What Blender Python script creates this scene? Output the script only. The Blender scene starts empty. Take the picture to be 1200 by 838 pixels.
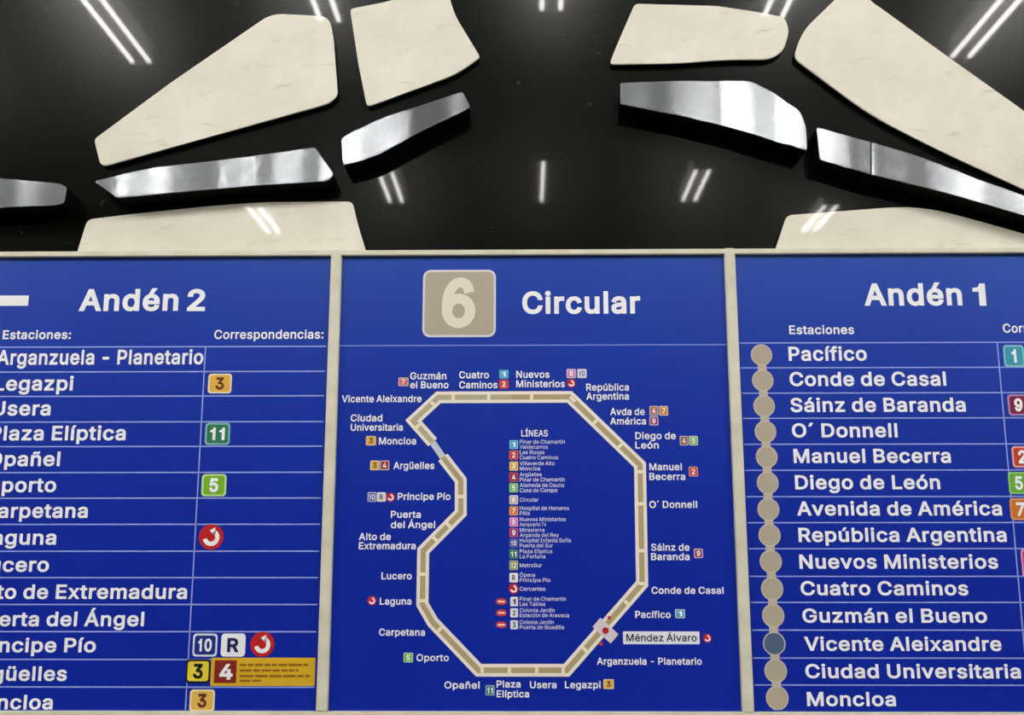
import bpy, bmesh, math, random
from mathutils import Vector, Matrix
from mathutils.geometry import delaunay_2d_cdt

# ------------------------------------------------------------------ camera, world, exposure
SC = bpy.context.scene
COL = SC.collection
F_PX, YAW, PITCH, ROLL = 1222.19, -0.012895, 0.187796, -0.00039
EYE = Vector((0.0, -2.0, 1.5))
fw = Vector((math.sin(YAW)*math.cos(PITCH), math.cos(YAW)*math.cos(PITCH), math.sin(PITCH)))
rt0 = Vector((math.cos(YAW), -math.sin(YAW), 0)); up0 = rt0.cross(fw)
rt = rt0*math.cos(ROLL) + up0*math.sin(ROLL); up = up0*math.cos(ROLL) - rt0*math.sin(ROLL)
cam = bpy.data.cameras.new('camera'); camo = bpy.data.objects.new('camera', cam); COL.objects.link(camo)
cam.sensor_fit = 'HORIZONTAL'; cam.sensor_width = 36.0; cam.lens = 36.0*F_PX/1200.0
cam.clip_start = 0.05; cam.clip_end = 60
m = Matrix((rt, up, -fw)).transposed().to_4x4(); m.translation = EYE
camo.matrix_world = m
SC.camera = camo
SC.view_settings.view_transform = 'Standard'; SC.view_settings.look = 'None'
SC.view_settings.exposure = 0.0; SC.view_settings.gamma = 1.0; SC.view_settings.use_curve_mapping = False
w = bpy.data.worlds.new('world'); SC.world = w; w.use_nodes = True
w.node_tree.nodes['Background'].inputs[0].default_value = (0.02, 0.02, 0.02, 1)
w.node_tree.nodes['Background'].inputs[1].default_value = 1.0
SC.cycles.use_denoising = True
TUBE = 158.0            # radiance of the fluorescent tubes

def ray(px, py):
    d = fw*F_PX + rt*(px-600.0) - up*(py-419.0)
    return d/d.y
def at(px, py, y=0.0):  # where the line of sight of a photo point meets a plane parallel to the wall
    p = EYE + ray(px, py)*(y-EYE.y)
    return p.x, p.z

# ------------------------------------------------------------------ materials
def lin(c):
    c /= 255.0
    return c/12.92 if c <= 0.04045 else ((c+0.055)/1.055)**2.4
def rgb(r, g, b): return (lin(r), lin(g), lin(b), 1)
def mat(name, color, rough=0.5, spec=0.5, metal=0.0, coat=0.0, coat_rough=0.05, coat_ior=1.5):
    M = bpy.data.materials.new(name); M.use_nodes = True
    b = M.node_tree.nodes['Principled BSDF']
    b.inputs['Base Color'].default_value = color
    b.inputs['Roughness'].default_value = rough
    b.inputs['Specular IOR Level'].default_value = spec
    b.inputs['Metallic'].default_value = metal
    b.inputs['Coat Weight'].default_value = coat
    b.inputs['Coat Roughness'].default_value = coat_rough
    b.inputs['Coat IOR'].default_value = coat_ior
    return M
def nd(M, kind, **kw):
    n = M.node_tree.nodes.new(kind)
    for k, v in kw.items(): setattr(n, k, v)
    return n
def lk(M, a, b): M.node_tree.links.new(a, b)
def bsdf(M): return M.node_tree.nodes['Principled BSDF']
def noise(M, scale, detail=4, rough=0.55, stretch=(1, 1, 1)):
    tc = nd(M, 'ShaderNodeTexCoord'); mp = nd(M, 'ShaderNodeMapping'); mp.inputs['Scale'].default_value = stretch
    n = nd(M, 'ShaderNodeTexNoise'); n.inputs['Scale'].default_value = scale
    n.inputs['Detail'].default_value = detail; n.inputs['Roughness'].default_value = rough
    lk(M, tc.outputs['Object'], mp.inputs['Vector']); lk(M, mp.outputs['Vector'], n.inputs['Vector'])
    return n.outputs['Fac']
def ramp(M, fac, stops):
    r = nd(M, 'ShaderNodeValToRGB')
    while len(r.color_ramp.elements) < len(stops): r.color_ramp.elements.new(0.5)
    for e, (p, c) in zip(r.color_ramp.elements, stops): e.position = p; e.color = c
    lk(M, fac, r.inputs['Fac']); return r.outputs['Color']

# polished black granite: dark body, thin clear polish, sparse pale flecks
granite = mat('black_granite', rgb(8, 8, 7), 0.2, 0.12, coat=1.0, coat_rough=0.03, coat_ior=1.16)
def build_granite(M):
    fl = ramp(M, noise(M, 26, 5, 0.6), [(0.0, (0, 0, 0, 1)), (0.70, (0, 0, 0, 1)), (0.78, (1, 1, 1, 1))])
    br = nd(M, 'ShaderNodeMix', data_type='RGBA'); br.inputs[6].default_value = rgb(8, 8, 7); br.inputs[7].default_value = rgb(75, 74, 70)
    lk(M, fl, br.inputs[0])
    lk(M, br.outputs[2], bsdf(M).inputs['Base Color'])
    ro = nd(M, 'ShaderNodeMapRange'); ro.inputs[3].default_value = 0.17; ro.inputs[4].default_value = 0.25
    lk(M, noise(M, 3.0, 3), ro.inputs[0]); lk(M, ro.outputs[0], bsdf(M).inputs['Roughness'])
build_granite(granite)

stone = mat('cream_stone', rgb(226, 220, 200), 0.35, 0.3, coat=1.0, coat_rough=0.03, coat_ior=1.2)
def build_stone(M):
    a = ramp(M, noise(M, 7, 6, 0.6), [(0.30, rgb(216, 210, 194)), (0.65, rgb(230, 226, 212))])
    v = ramp(M, noise(M, 30, 4, 0.6, (0.4, 1, 1.8)), [(0.59, (0, 0, 0, 1)), (0.76, (1, 1, 1, 1))])
    mx = nd(M, 'ShaderNodeMix', data_type='RGBA'); mx.inputs[7].default_value = rgb(178, 171, 152)
    mu = nd(M, 'ShaderNodeMath', operation='MULTIPLY'); mu.inputs[1].default_value = 0.55
    lk(M, v, mu.inputs[0]); lk(M, mu.outputs[0], mx.inputs[0]); lk(M, a, mx.inputs[6])
    lk(M, mx.outputs[2], bsdf(M).inputs['Base Color'])
build_stone(stone)

steel = mat('brushed_steel', rgb(186, 190, 196), 0.24, 0.5, metal=1.0)
def build_steel(M):
    b = bsdf(M); b.inputs['Anisotropic'].default_value = 0.9; b.inputs['Anisotropic Rotation'].default_value = 0.25
    t = nd(M, 'ShaderNodeTangent', direction_type='RADIAL', axis='Z'); lk(M, t.outputs[0], b.inputs['Tangent'])
    bu = nd(M, 'ShaderNodeBump'); bu.inputs['Strength'].default_value = 1.0; bu.inputs['Distance'].default_value = 0.015
    lk(M, noise(M, 6.5, 0.6, 0.4, (1, 1, 0.05)), bu.inputs['Height']); lk(M, bu.outputs[0], b.inputs['Normal'])
    ro = nd(M, 'ShaderNodeMapRange'); ro.inputs[3].default_value = 0.22; ro.inputs[4].default_value = 0.25
    lk(M, noise(M, 160, 2, 0.5, (0.06, 1, 1)), ro.inputs[0]); lk(M, ro.outputs[0], b.inputs['Roughness'])
build_steel(steel)

backing = mat('black_backing', rgb(6, 6, 6), 0.7, 0.1)
frame_m = mat('cream_painted_aluminium', rgb(216, 212, 194), 0.4, 0.4)
def build_frame(M):
    c = ramp(M, noise(M, 18, 4, 0.6), [(0.3, rgb(204, 199, 180)), (0.7, rgb(222, 219, 202))]); lk(M, c, bsdf(M).inputs['Base Color'])
build_frame(frame_m)
blue = mat('blue_panel_enamel', rgb(2, 36, 160), 0.34, 1.0)
def build_blue(M):
    bsdf(M).inputs['Specular Tint'].default_value = (0.42, 0.85, 1.0, 1)
    c = ramp(M, noise(M, 5, 3), [(0.3, rgb(0, 22, 156)), (0.7, rgb(1, 27, 164))]); lk(M, c, bsdf(M).inputs['Base Color'])
build_blue(blue)
_cols = {}
def ink(r, g, b):
    k = (r, g, b)
    if k not in _cols: _cols[k] = mat('printed_ink_%02x%02x%02x' % k, rgb(r, g, b), 0.45, 0.3)
    return _cols[k]
WHITE = (240, 242, 246); TAN = (176, 166, 148); CREAM = (228, 222, 204)

# ------------------------------------------------------------------ helpers
def tag(o, label=None, cat=None, group=None, kind=None):
    for k, v in (('label', label), ('category', cat), ('group', group), ('kind', kind)):
        if v: o[k] = v
    return o
def empty(name, loc, label, cat, group=None):
    o = bpy.data.objects.new(name, None); COL.objects.link(o); o.location = loc
    o.empty_display_size = 0.05
    return tag(o, label, cat, group)
def obj(name, me, material, parent=None, label=None):
    o = bpy.data.objects.new(name, me); COL.objects.link(o)
    if material: me.materials.append(material)
    if parent:
        o.parent = parent
        o.matrix_parent_inverse = Matrix.Translation(-Vector(parent.location))
    if label: o['label'] = label
    return o
def recentre(o):            # put the origin at the middle of the mesh
    me = o.data
    if not me.vertices: return o
    xs = [v.co for v in me.vertices]
    c = Vector([(min(p[i] for p in xs)+max(p[i] for p in xs))/2 for i in range(3)])
    me.transform(Matrix.Translation(-c)); o.location = c
    return o
def bm_mesh(bm, name):
    bmesh.ops.recalc_face_normals(bm, faces=bm.faces)
    me = bpy.data.meshes.new(name); bm.to_mesh(me); bm.free(); return me
def add_box(bm, x0, x1, y0, y1, z0, z1, bevel=0.0):
    t = bmesh.new(); bmesh.ops.create_cube(t, size=1)
    for v in t.verts:
        v.co = Vector((x0+(v.co.x+.5)*(x1-x0), y0+(v.co.y+.5)*(y1-y0), z0+(v.co.z+.5)*(z1-z0)))
    if bevel: bmesh.ops.bevel(t, geom=t.edges[:], offset=bevel, segments=2, affect='EDGES', clamp_overlap=True)
    me = bpy.data.meshes.new('tmp'); t.to_mesh(me); t.free(); bm.from_mesh(me); bpy.data.meshes.remove(me)
def box(name, ext, material, parent=None, bevel=0.0, label=None):
    bm = bmesh.new(); add_box(bm, *ext, bevel=bevel)
    return recentre(obj(name, bm_mesh(bm, name), material, parent, label))
def add_cyl(bm, a, b, r, n=16):
    a, b = Vector(a), Vector(b); q = (b-a).to_track_quat('Z', 'Y').to_matrix().to_4x4(); q.translation = (a+b)/2
    bmesh.ops.create_cone(bm, cap_ends=True, segments=n, radius1=r, radius2=r, depth=(b-a).length, matrix=q)

def rounded(pts, r):        # round the corners of a polygon given in photo points
    out = []; n = len(pts)
    for i, p in enumerate(pts):
        rr = p[2] if len(p) > 2 else r
        a, b, c = Vector(pts[i-1][:2]), Vector(p[:2]), Vector(pts[(i+1) % n][:2])
        la, lc = (a-b).length, (c-b).length
        d = min(rr, la*.45, lc*.45)
        p0, p1 = b+(a-b)*(d/la), b+(c-b)*(d/lc)
        for k in range(5):
            t = k/4; out.append((p0*(1-t)**2 + b*2*t*(1-t) + p1*t*t)[:])
    return out
def prism(name, pts, y0, y1, material, parent, bevel=0.0, grow=0.0, label=None):
    # pts: outline as (x, z) on the wall; back at y0, front at y1 (y1 < y0)
    bm = bmesh.new(); ptsv = [Vector(p) for p in pts]
    f = bm.faces.new([bm.verts.new((p[0], y1, p[1])) for p in ptsv])
    ex = bmesh.ops.extrude_face_region(bm, geom=[f])
    for e in ex['geom']:
        if isinstance(e, bmesh.types.BMVert): e.co.y = y0
    if bevel:
        fe = [e for e in bm.edges if all(abs(v.co.y-y1) < 1e-6 for v in e.verts)]
        bmesh.ops.bevel(bm, geom=fe, offset=bevel, segments=2, affect='EDGES', clamp_overlap=True)
    return recentre(obj(name, bm_mesh(bm, name), material, parent, label))

# flat print on a panel: collects polygons at depth y
class Print:
    def __init__(s, y): s.bm = bmesh.new(); s.y = y
    def poly(s, pts):
        vs = [s.bm.verts.new((x, s.y, z)) for x, z in pts]
        if len(vs) > 2: s.bm.faces.new(vs)
    def rect(s, x0, z0, x1, z1): s.poly([(x0, z0), (x1, z0), (x1, z1), (x0, z1)])
    def rrect(s, x0, z0, x1, z1, r, n=5):
        x0, x1 = min(x0, x1), max(x0, x1); z0, z1 = min(z0, z1), max(z0, z1); p = []
        for cx, cz, a in ((x1-r, z1-r, 0), (x0+r, z1-r, 90), (x0+r, z0+r, 180), (x1-r, z0+r, 270)):
            for k in range(n):
                t = math.radians(a+90*k/(n-1)); p.append((cx+r*math.cos(t), cz+r*math.sin(t)))
        s.poly(p)
    def disc(s, cx, cz, rx, rz=None, n=32):
        rz = rz or rx; s.poly([(cx+rx*math.cos(2*math.pi*k/n), cz+rz*math.sin(2*math.pi*k/n)) for k in range(n)])
    def band(s, line, wd):   # mitred ribbon along a line of points
        L = [Vector(p) for p in line]; A, B = [], []
        for i, p in enumerate(L):
            d0 = (p-L[i-1]).normalized() if i else (L[1]-p).normalized()
            d1 = (L[i+1]-p).normalized() if i < len(L)-1 else d0
            n = (Vector((-d0.y, d0.x))+Vector((-d1.y, d1.x))).normalized()
            k = wd/2/max(.4, n.dot(Vector((-d0.y, d0.x))))
            A.append(p+n*k); B.append(p-n*k)
        for i in range(len(L)-1): s.poly([A[i][:], A[i+1][:], B[i+1][:], B[i][:]])
    def build(s, name, color, parent, label=None):
        for f in s.bm.faces:
            f.normal_update()
            if f.normal.y > 0: f.normal_flip()
        me = bpy.data.meshes.new(name); s.bm.to_mesh(me); s.bm.free()
        return recentre(obj(name, me, ink(*color), parent, label))

# outlines of a plain grotesque alphabet, in thousandths: character, advance, closed loops
GLYPHS = """-453|337,244 337,188 114,188 114,244
0453|227,-7 191,-3 158,7 130,24 105,48 85,77 69,113 57,155 50,202 48,254 50,306 57,353 69,395 85,431 106,461 130,484 159,502 191,512 227,516 262,512 295,502 323,484 348,461 368,431 384,395 396,353 403,306 405,254 403,202 396,155 384,113 368,77 348,48 323,24 295,7 263,-3|227,50 250,52 271,60 290,74 306,92 320,116 330,144 338,176 342,213 344,254 342,295 338,332 330,365 320,393 306,416 290,435 271,449 250,457 227,460 203,457 182,449 163,435 147,416 134,393 123,365 115,332 111,295 109,254 111,213 115,176 123,144 134,116 147,92 163,74 182,60 203,52
1453|76,0 76,55 391,55 391,0|276,509 276,0 212,0 212,448 209,448 86,358 86,427 198,509
2453|64,0 64,47 234,229 282,282 294,298 303,312 311,327 316,341 319,356 320,371 319,389 315,405 308,419 298,431 287,441 273,449 258,455 241,458 224,460 205,458 188,454 172,447 159,438 148,427 139,413 132,398 128,381 127,362 66,362 68,391 75,418 86,442 102,464 121,482 143,496 168,507 196,513 225,516 254,513 281,507 306,497 328,482 346,465 361,445 372,423 379,398 381,372 380,354 377,336 371,318 363,299 351,280 336,259 317,235 294,209 267,180 153,60 153,57 389,57 389,0
3453|218,-7 188,-5 159,1 133,10 108,22 88,38 70,57 57,79 48,104 44,132 109,132 112,115 118,100 126,87 137,76 150,66 165,59 182,54 200,51 219,50 239,51 258,55 275,61 291,69 304,80 315,93 323,108 328,125 329,145 328,163 323,180 316,196 306,211 292,223 275,234 254,241 229,246 201,248 157,248 157,299 288,448 288,452 70,452 70,509 372,509 372,461 211,278 211,289 247,290 279,286 308,276 333,262 354,244 371,222 383,198 391,173 393,145 390,116 383,90 370,66 354,45 333,27 309,12 281,2 251,-5
4453|40,105 40,158 247,509 311,509 109,166 109,163 413,163 413,105|282,0 282,121 282,146 282,318 343,318 343,0
5453|221,-7 192,-5 165,1 140,11 118,25 99,41 83,60 71,82 63,105 60,130 122,130 125,115 130,102 138,89 148,78 160,68 173,60 188,54 204,51 221,50 241,51 259,56 276,64 291,75 304,89 314,104 322,122 326,141 328,162 326,183 321,203 314,221 303,237 290,251 275,262 257,270 238,275 218,277 201,276 184,273 167,268 152,262 139,255 128,246 67,253 96,509 366,509 366,452 151,452 134,301 136,301 148,311 162,318 178,325 194,330 212,333 229,334 252,332 274,328 294,321 313,311 330,299 345,285 358,269 370,251 379,231 386,210 390,187 391,163 388,132 381,102 369,76 352,52 332,32 309,15 282,3 253,-4
6453|226,-7 196,-4 168,3 142,15 119,31 100,51 84,74 73,101 66,130 64,162 65,187 71,212 80,239 93,268 112,302 137,340 252,509 322,509 151,261 145,261 151,270 157,279 165,288 174,295 184,302 196,307 208,311 221,313 235,314 265,312 291,305 316,295 337,280 355,262 370,240 380,215 387,187 389,157 387,127 379,98 368,73 352,50 333,30 310,14 284,3 257,-4|226,48 245,50 263,55 279,63 293,73 304,86 314,101 322,119 326,137 327,157 326,178 322,196 314,213 304,228 293,241 279,251 263,259 245,264 226,265 207,264 190,259 174,252 160,241 148,229 138,214 131,197 126,179 125,158 126,138 131,119 138,102 148,86 160,73 174,63 190,55 207,50
7453|97,0 323,448 323,452 62,452 62,509 391,509 391,449 165,0
8453|226,-7 193,-5 163,1 136,11 111,25 91,42 74,62 62,84 54,109 52,135 53,156 58,176 65,195 75,212 87,228 101,241 117,252 134,260 153,265 153,267 129,276 109,289 93,308 80,330 73,354 70,380 73,405 79,429 90,450 106,469 124,485 146,498 170,508 197,514 226,516 255,514 282,508 306,498 328,485 346,469 361,450 373,429 379,405 382,380 379,354 372,330 359,308 343,289 323,276 300,267 300,265 319,260 335,252 351,241 365,228 377,212 387,195 395,176 399,156 401,135 398,109 391,84 378,62 362,42 341,25 317,11 289,1 259,-5|226,49 248,50 267,54 285,60 300,69 313,79 323,91 331,106 335,121 337,139 335,157 330,173 322,189 312,202 298,213 283,223 265,230 247,234 226,235 206,234 187,230 169,223 154,213 140,202 130,189 122,173 117,157 115,139 117,121 121,106 129,91 139,79 152,69 167,60 185,54 205,50|226,290 244,291 260,294 274,300 287,308 298,318 307,330 314,344 318,359 319,376 318,392 314,407 308,420 299,432 288,442 275,449 260,455 244,459 226,460 208,459 192,455 177,449 164,442 153,432 145,420 138,407 134,392 133,376 134,359 138,344 145,330 154,318 165,308 178,300 193,294 209,291
9453|226,516 256,513 285,506 310,494 333,478 352,458 368,434 380,408 387,378 389,347 387,322 382,296 373,270 359,240 340,207 315,168 200,0 130,0 301,248 307,248 302,238 295,229 287,221 278,214 268,207 257,202 245,198 232,195 218,195 188,197 161,203 137,214 116,229 98,247 83,269 72,294 66,321 64,352 66,382 73,411 85,436 101,459 120,479 143,494 168,506 196,513|226,460 207,459 190,454 174,446 160,435 148,423 138,407 131,390 127,372 125,352 127,331 131,313 138,295 148,280 160,268 174,257 190,250 207,245 226,243 245,245 263,249 279,257 293,267 305,280 314,295 322,312 326,330 327,350 326,371 322,390 314,407 305,422 293,435 279,446 263,454 245,459
:188|95,-4 83,-3 73,1 63,9 55,18 51,29 50,41 51,53 55,64 63,73 73,81 83,85 95,87 107,85 118,81 128,73 135,64 140,53 141,41 140,29 135,18 128,9 118,1 107,-3|95,271 83,272 73,277 63,284 55,294 51,304 50,316 51,328 55,339 63,349 73,356 83,360 95,362 107,360 118,356 128,349 135,339 140,328 141,316 140,304 135,294 128,284 118,277 107,272
A480|16,0 201,509 276,509 463,0 395,0 287,302 264,372 232,478 245,478 213,371 191,302 85,0|110,142 110,199 370,199 370,142
B456|60,0 60,509 241,509 274,507 304,501 329,491 350,477 367,461 381,442 390,421 396,398 398,374 397,353 393,336 387,320 378,307 368,295 356,286 343,278 329,272 315,267 315,262 331,260 347,254 363,245 378,234 391,220 402,203 411,184 416,161 418,136 416,111 410,88 400,67 386,48 368,31 344,18 317,8 284,2 247,0|125,57 245,57 281,60 309,67 330,80 344,96 353,115 355,137 354,153 350,169 342,184 333,197 320,209 306,218 289,225 269,229 248,231 125,231|125,285 238,285 256,287 273,290 288,296 302,304 314,314 323,326 330,340 335,355 336,372 333,393 326,412 313,429 294,442 270,449 240,452 125,452
C510|267,-7 225,-3 186,7 150,25 119,49 92,79 70,115 53,157 44,203 40,254 44,305 53,352 70,393 92,429 119,459 150,484 186,501 225,512 267,516 293,514 317,511 340,504 362,496 383,485 402,471 419,456 435,438 448,418 459,397 467,373 473,348 408,348 404,365 397,380 389,395 380,407 369,418 357,428 344,437 330,444 315,449 300,453 284,455 267,456 237,453 209,445 184,432 161,414 141,391 125,364 113,332 106,295 103,254 106,213 113,177 125,145 141,117 161,94 184,76 210,63 237,56 267,53 284,54 300,56 315,60 330,65 344,72 357,81 369,90 380,102 389,114 397,128 404,144 408,160 473,160 467,135 459,112 448,91 435,71 420,53 402,38 383,24 363,13 341,5 317,-2 293,-6
D502|219,0 96,0 96,57 215,57 254,60 288,68 318,81 343,99 363,122 379,149 390,181 397,216 399,255 397,294 390,329 379,361 364,388 344,410 320,428 291,441 258,449 221,452 93,452 93,509 225,509 273,505 315,495 353,478 385,455 412,426 433,391 449,351 458,306 462,255 458,205 449,159 433,119 411,83 384,54 351,31 312,14 268,3|125,509 125,0 60,0 60,509
E419|60,0 60,509 372,509 372,452 125,452 125,286 355,286 355,229 125,229 125,57 375,57 375,0
F410|60,0 60,509 369,509 369,452 125,452 125,278 346,278 346,221 125,221 125,0
G520|269,-7 225,-3 185,7 149,25 118,49 91,79 69,116 53,157 43,203 40,254 43,305 53,352 69,393 91,429 117,459 149,484 184,501 223,512 265,516 291,514 316,510 340,504 363,494 384,483 403,469 421,453 436,436 449,416 460,395 468,373 474,349 408,349 402,365 395,379 387,393 378,406 368,417 356,427 344,436 330,443 315,448 300,453 283,455 265,456 236,453 209,445 183,432 160,414 141,392 125,364 113,332 106,295 103,254 106,213 113,177 125,145 141,117 161,95 184,76 210,63 238,56 269,53 296,55 322,61 345,71 365,85 382,102 396,123 407,147 413,173 415,202 434,199 283,199 283,256 478,256 478,200 475,160 466,124 451,91 431,62 406,38 377,19 344,5 308,-4
H517|60,0 60,509 125,509 125,289 392,289 392,509 457,509 457,0 392,0 392,232 125,232 125,0
I300|31,0 31,57 118,57 118,452 31,452 31,509 269,509 269,452 183,452 183,57 269,57 269,0
J396|185,-7 143,-2 106,11 75,33 52,63 38,100 33,145 33,173 98,173 98,145 100,117 108,93 122,74 139,61 160,53 185,50 209,53 230,61 248,74 261,93 269,117 272,145 272,509 336,509 336,145 332,100 318,63 294,33 263,11 227,-2
L393|60,0 60,509 125,509 125,57 361,57 361,0
M628|60,0 60,509 152,509 277,187 287,159 299,123 311,84 322,49 307,49 318,83 330,121 342,158 352,187 476,509 568,509 568,0 504,0 504,291 504,327 505,369 506,413 507,457 513,457 498,409 482,363 467,322 456,291 342,0 286,0 170,291 159,321 145,361 129,408 112,457 119,457 120,416 121,372 122,328 122,291 122,0
N523|60,0 60,509 136,509 343,183 363,151 388,107 414,55 405,54 401,108 399,157 399,195 399,509 463,509 463,0 387,0 202,290 177,331 148,381 108,452 119,454 122,384 124,328 125,291 125,0
O533|267,-7 225,-3 186,7 150,25 119,49 92,79 70,115 53,157 44,203 40,254 44,305 53,352 70,393 92,429 119,459 150,484 186,501 225,512 267,516 309,512 348,501 384,484 415,459 442,429 464,393 480,352 490,305 493,254 490,203 480,157 464,115 442,79 415,49 384,25 348,7 309,-3|267,53 296,55 324,63 349,76 372,94 392,116 408,144 420,176 428,213 430,254 428,295 420,332 408,365 392,392 372,415 349,433 324,446 296,453 267,456 237,453 210,445 184,433 161,415 142,392 125,364 113,332 106,295 103,254 106,213 113,176 125,144 142,117 161,94 184,76 210,63 237,55
P445|60,0 60,509 235,509 272,506 305,499 332,487 356,471 375,452 390,430 400,404 407,377 409,348 407,318 400,291 390,265 375,243 356,223 332,207 305,195 272,188 235,186 109,186 109,242 233,242 257,244 279,248 297,256 312,266 324,279 333,294 339,310 343,328 344,348 343,367 339,385 333,402 324,416 312,428 297,439 279,446 257,451 232,452 125,452 125,0
R449|60,0 60,509 236,509 273,506 305,500 333,489 356,473 376,455 390,433 401,408 407,381 409,352 407,323 401,296 390,271 376,250 356,232 333,217 305,206 273,200 236,198 96,198 96,255 234,255 258,256 280,260 298,267 313,276 325,287 334,300 340,316 344,333 345,352 344,371 340,389 334,405 325,419 313,430 298,440 279,446 258,451 233,452 125,452 125,0|353,0 230,229 303,229 428,0
S447|224,-9 188,-7 156,-1 128,9 102,23 81,40 64,60 51,83 42,109 38,137 104,137 108,118 114,102 123,88 136,76 150,66 166,59 185,53 204,50 224,49 246,50 267,54 286,60 303,69 317,79 329,92 338,106 344,122 346,139 344,154 340,168 332,179 322,189 310,197 296,205 280,211 263,217 245,222 184,239 145,253 112,269 86,289 67,313 56,341 52,372 54,400 62,425 75,448 92,468 113,484 138,498 165,508 195,514 227,516 259,514 289,508 316,498 340,484 360,468 377,449 390,427 398,403 401,378 337,378 332,402 320,421 302,437 280,449 254,456 225,459 204,457 185,454 167,448 152,440 139,430 129,418 121,405 117,391 115,376 117,359 122,345 131,334 142,324 155,315 169,308 184,302 198,297 212,293 264,279 312,264 328,256 344,248 359,238 372,226 384,213 395,198 402,180 407,161 408,139 406,112 399,87 386,64 370,43 349,25 323,11 294,0 261,-7
T449|32,452 32,509 417,509 417,452 257,452 257,0 193,0 193,452
U517|259,-8 220,-6 186,2 154,15 126,33 103,55 85,80 71,108 63,140 60,173 60,509 124,509 124,178 126,155 132,133 141,113 153,95 169,80 187,68 208,59 232,53 259,52 285,53 309,59 331,68 349,80 364,95 377,113 385,133 391,155 393,178 393,509 457,509 457,173 454,140 446,108 433,80 414,55 391,33 363,15 332,2 297,-6
V480|204,0 16,509 84,509 192,206 215,137 248,31 235,31 267,138 290,206 395,509 463,509 278,0
a389|160,-9 137,-7 115,-3 94,5 76,15 60,29 48,45 38,63 32,84 30,108 32,128 36,146 43,161 53,174 64,184 78,193 92,200 108,206 125,211 178,220 234,227 247,229 257,231 265,235 271,240 274,246 276,255 276,257 275,272 272,285 267,297 260,307 251,315 240,322 227,327 212,330 196,331 178,330 163,327 149,322 137,316 127,309 118,301 110,292 104,283 100,274 41,291 51,313 64,331 79,346 95,358 114,368 133,375 153,380 173,383 194,384 208,384 223,382 239,379 255,375 271,369 286,360 300,350 312,336 322,320 330,301 335,278 337,251 337,0 277,0 277,52 272,52 267,43 260,34 252,25 242,16 229,8 215,1 199,-4 181,-7|170,45 192,47 211,51 228,59 242,68 254,80 263,93 270,108 274,122 276,138 276,190 272,187 267,184 259,182 231,176 200,171 175,168 161,166 147,163 134,159 122,153 112,147 103,139 97,130 93,118 92,105 93,93 96,82 102,72 109,64 119,57 130,52 142,48 156,46
b424|229,-8 208,-7 189,-3 172,4 159,12 147,21 138,31 118,59 112,59 112,0 53,0 53,509 114,509 114,319 118,319 137,346 147,355 158,364 171,373 188,379 207,383 229,384 259,382 287,374 313,361 335,342 354,320 370,293 381,261 388,227 390,189 388,151 381,116 370,84 355,57 336,34 313,16 288,3 260,-6|220,47 242,49 262,55 279,66 294,80 306,97 316,117 323,139 327,163 328,189 327,215 323,239 316,261 307,281 295,298 280,311 262,322 243,328 220,330 198,328 178,322 161,312 147,299 134,282 125,263 118,241 114,216 113,189 114,162 118,138 125,115 135,95 147,78 162,65 179,55 198,49
c396|207,-8 174,-5 144,3 117,16 93,35 72,58 56,85 44,116 37,150 34,187 37,225 44,260 56,291 72,318 93,341 117,360 144,374 174,382 207,384 226,384 243,381 260,377 276,371 291,364 305,356 318,346 330,335 340,322 349,308 356,293 362,277 303,262 300,272 295,281 290,289 284,297 278,304 270,311 261,316 252,321 242,325 231,328 220,329 207,330 184,328 163,321 145,310 130,296 118,278 108,258 102,236 98,212 96,187 98,163 102,139 108,117 118,97 130,80 145,66 163,55 184,49 207,46 220,47 232,49 243,52 253,55 262,60 271,66 279,73 285,80 292,89 297,98 301,107 304,117 363,102 357,86 350,70 341,56 331,43 319,32 306,21 292,12 277,5 261,-1 244,-5 226,-7
d424|195,-8 165,-6 137,3 111,16 89,34 70,57 55,84 43,116 36,151 34,189 36,227 43,261 55,293 70,320 89,342 112,361 137,374 165,382 196,384 218,383 237,379 253,373 267,364 278,355 287,346 306,319 311,319 311,509 372,509 372,0 313,0 313,59 307,59 287,31 277,21 266,12 252,4 236,-3 217,-7|205,47 226,49 246,55 263,65 278,78 290,95 299,115 306,138 310,162 312,189 310,216 306,241 300,263 290,282 278,299 263,312 246,322 227,328 205,330 182,328 162,322 145,311 130,298 118,281 108,261 102,239 98,215 96,189 98,163 102,139 109,117 118,97 130,80 145,66 162,55 182,49
e404|212,-8 177,-5 145,3 117,16 92,35 72,58 56,85 44,116 37,150 34,187 36,224 44,258 55,290 71,317 91,340 115,359 142,373 172,382 205,384 226,383 246,380 266,374 285,366 303,355 319,341 334,324 347,305 357,282 365,256 370,227 371,194 371,169 75,169 75,221 338,221 310,202 308,226 304,248 298,269 288,286 277,301 263,314 246,323 227,328 205,330 183,328 164,323 146,313 131,301 119,286 109,270 102,251 97,231 96,211 96,178 98,151 102,127 110,106 121,88 135,73 151,61 169,53 190,48 212,46 227,47 241,49 254,53 265,58 276,65 285,73 294,82 300,93 306,105 365,91 358,72 348,55 335,39 320,26 302,14 283,4 261,-3 237,-7
f254|228,379 228,327 6,327 6,379|81,0 81,432 82,452 87,470 96,486 107,499 120,510 135,519 152,525 169,529 187,530 201,530 212,529 222,527 243,521 227,468 215,472 195,474 178,472 164,468 154,460 147,449 143,435 142,419 142,0
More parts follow.
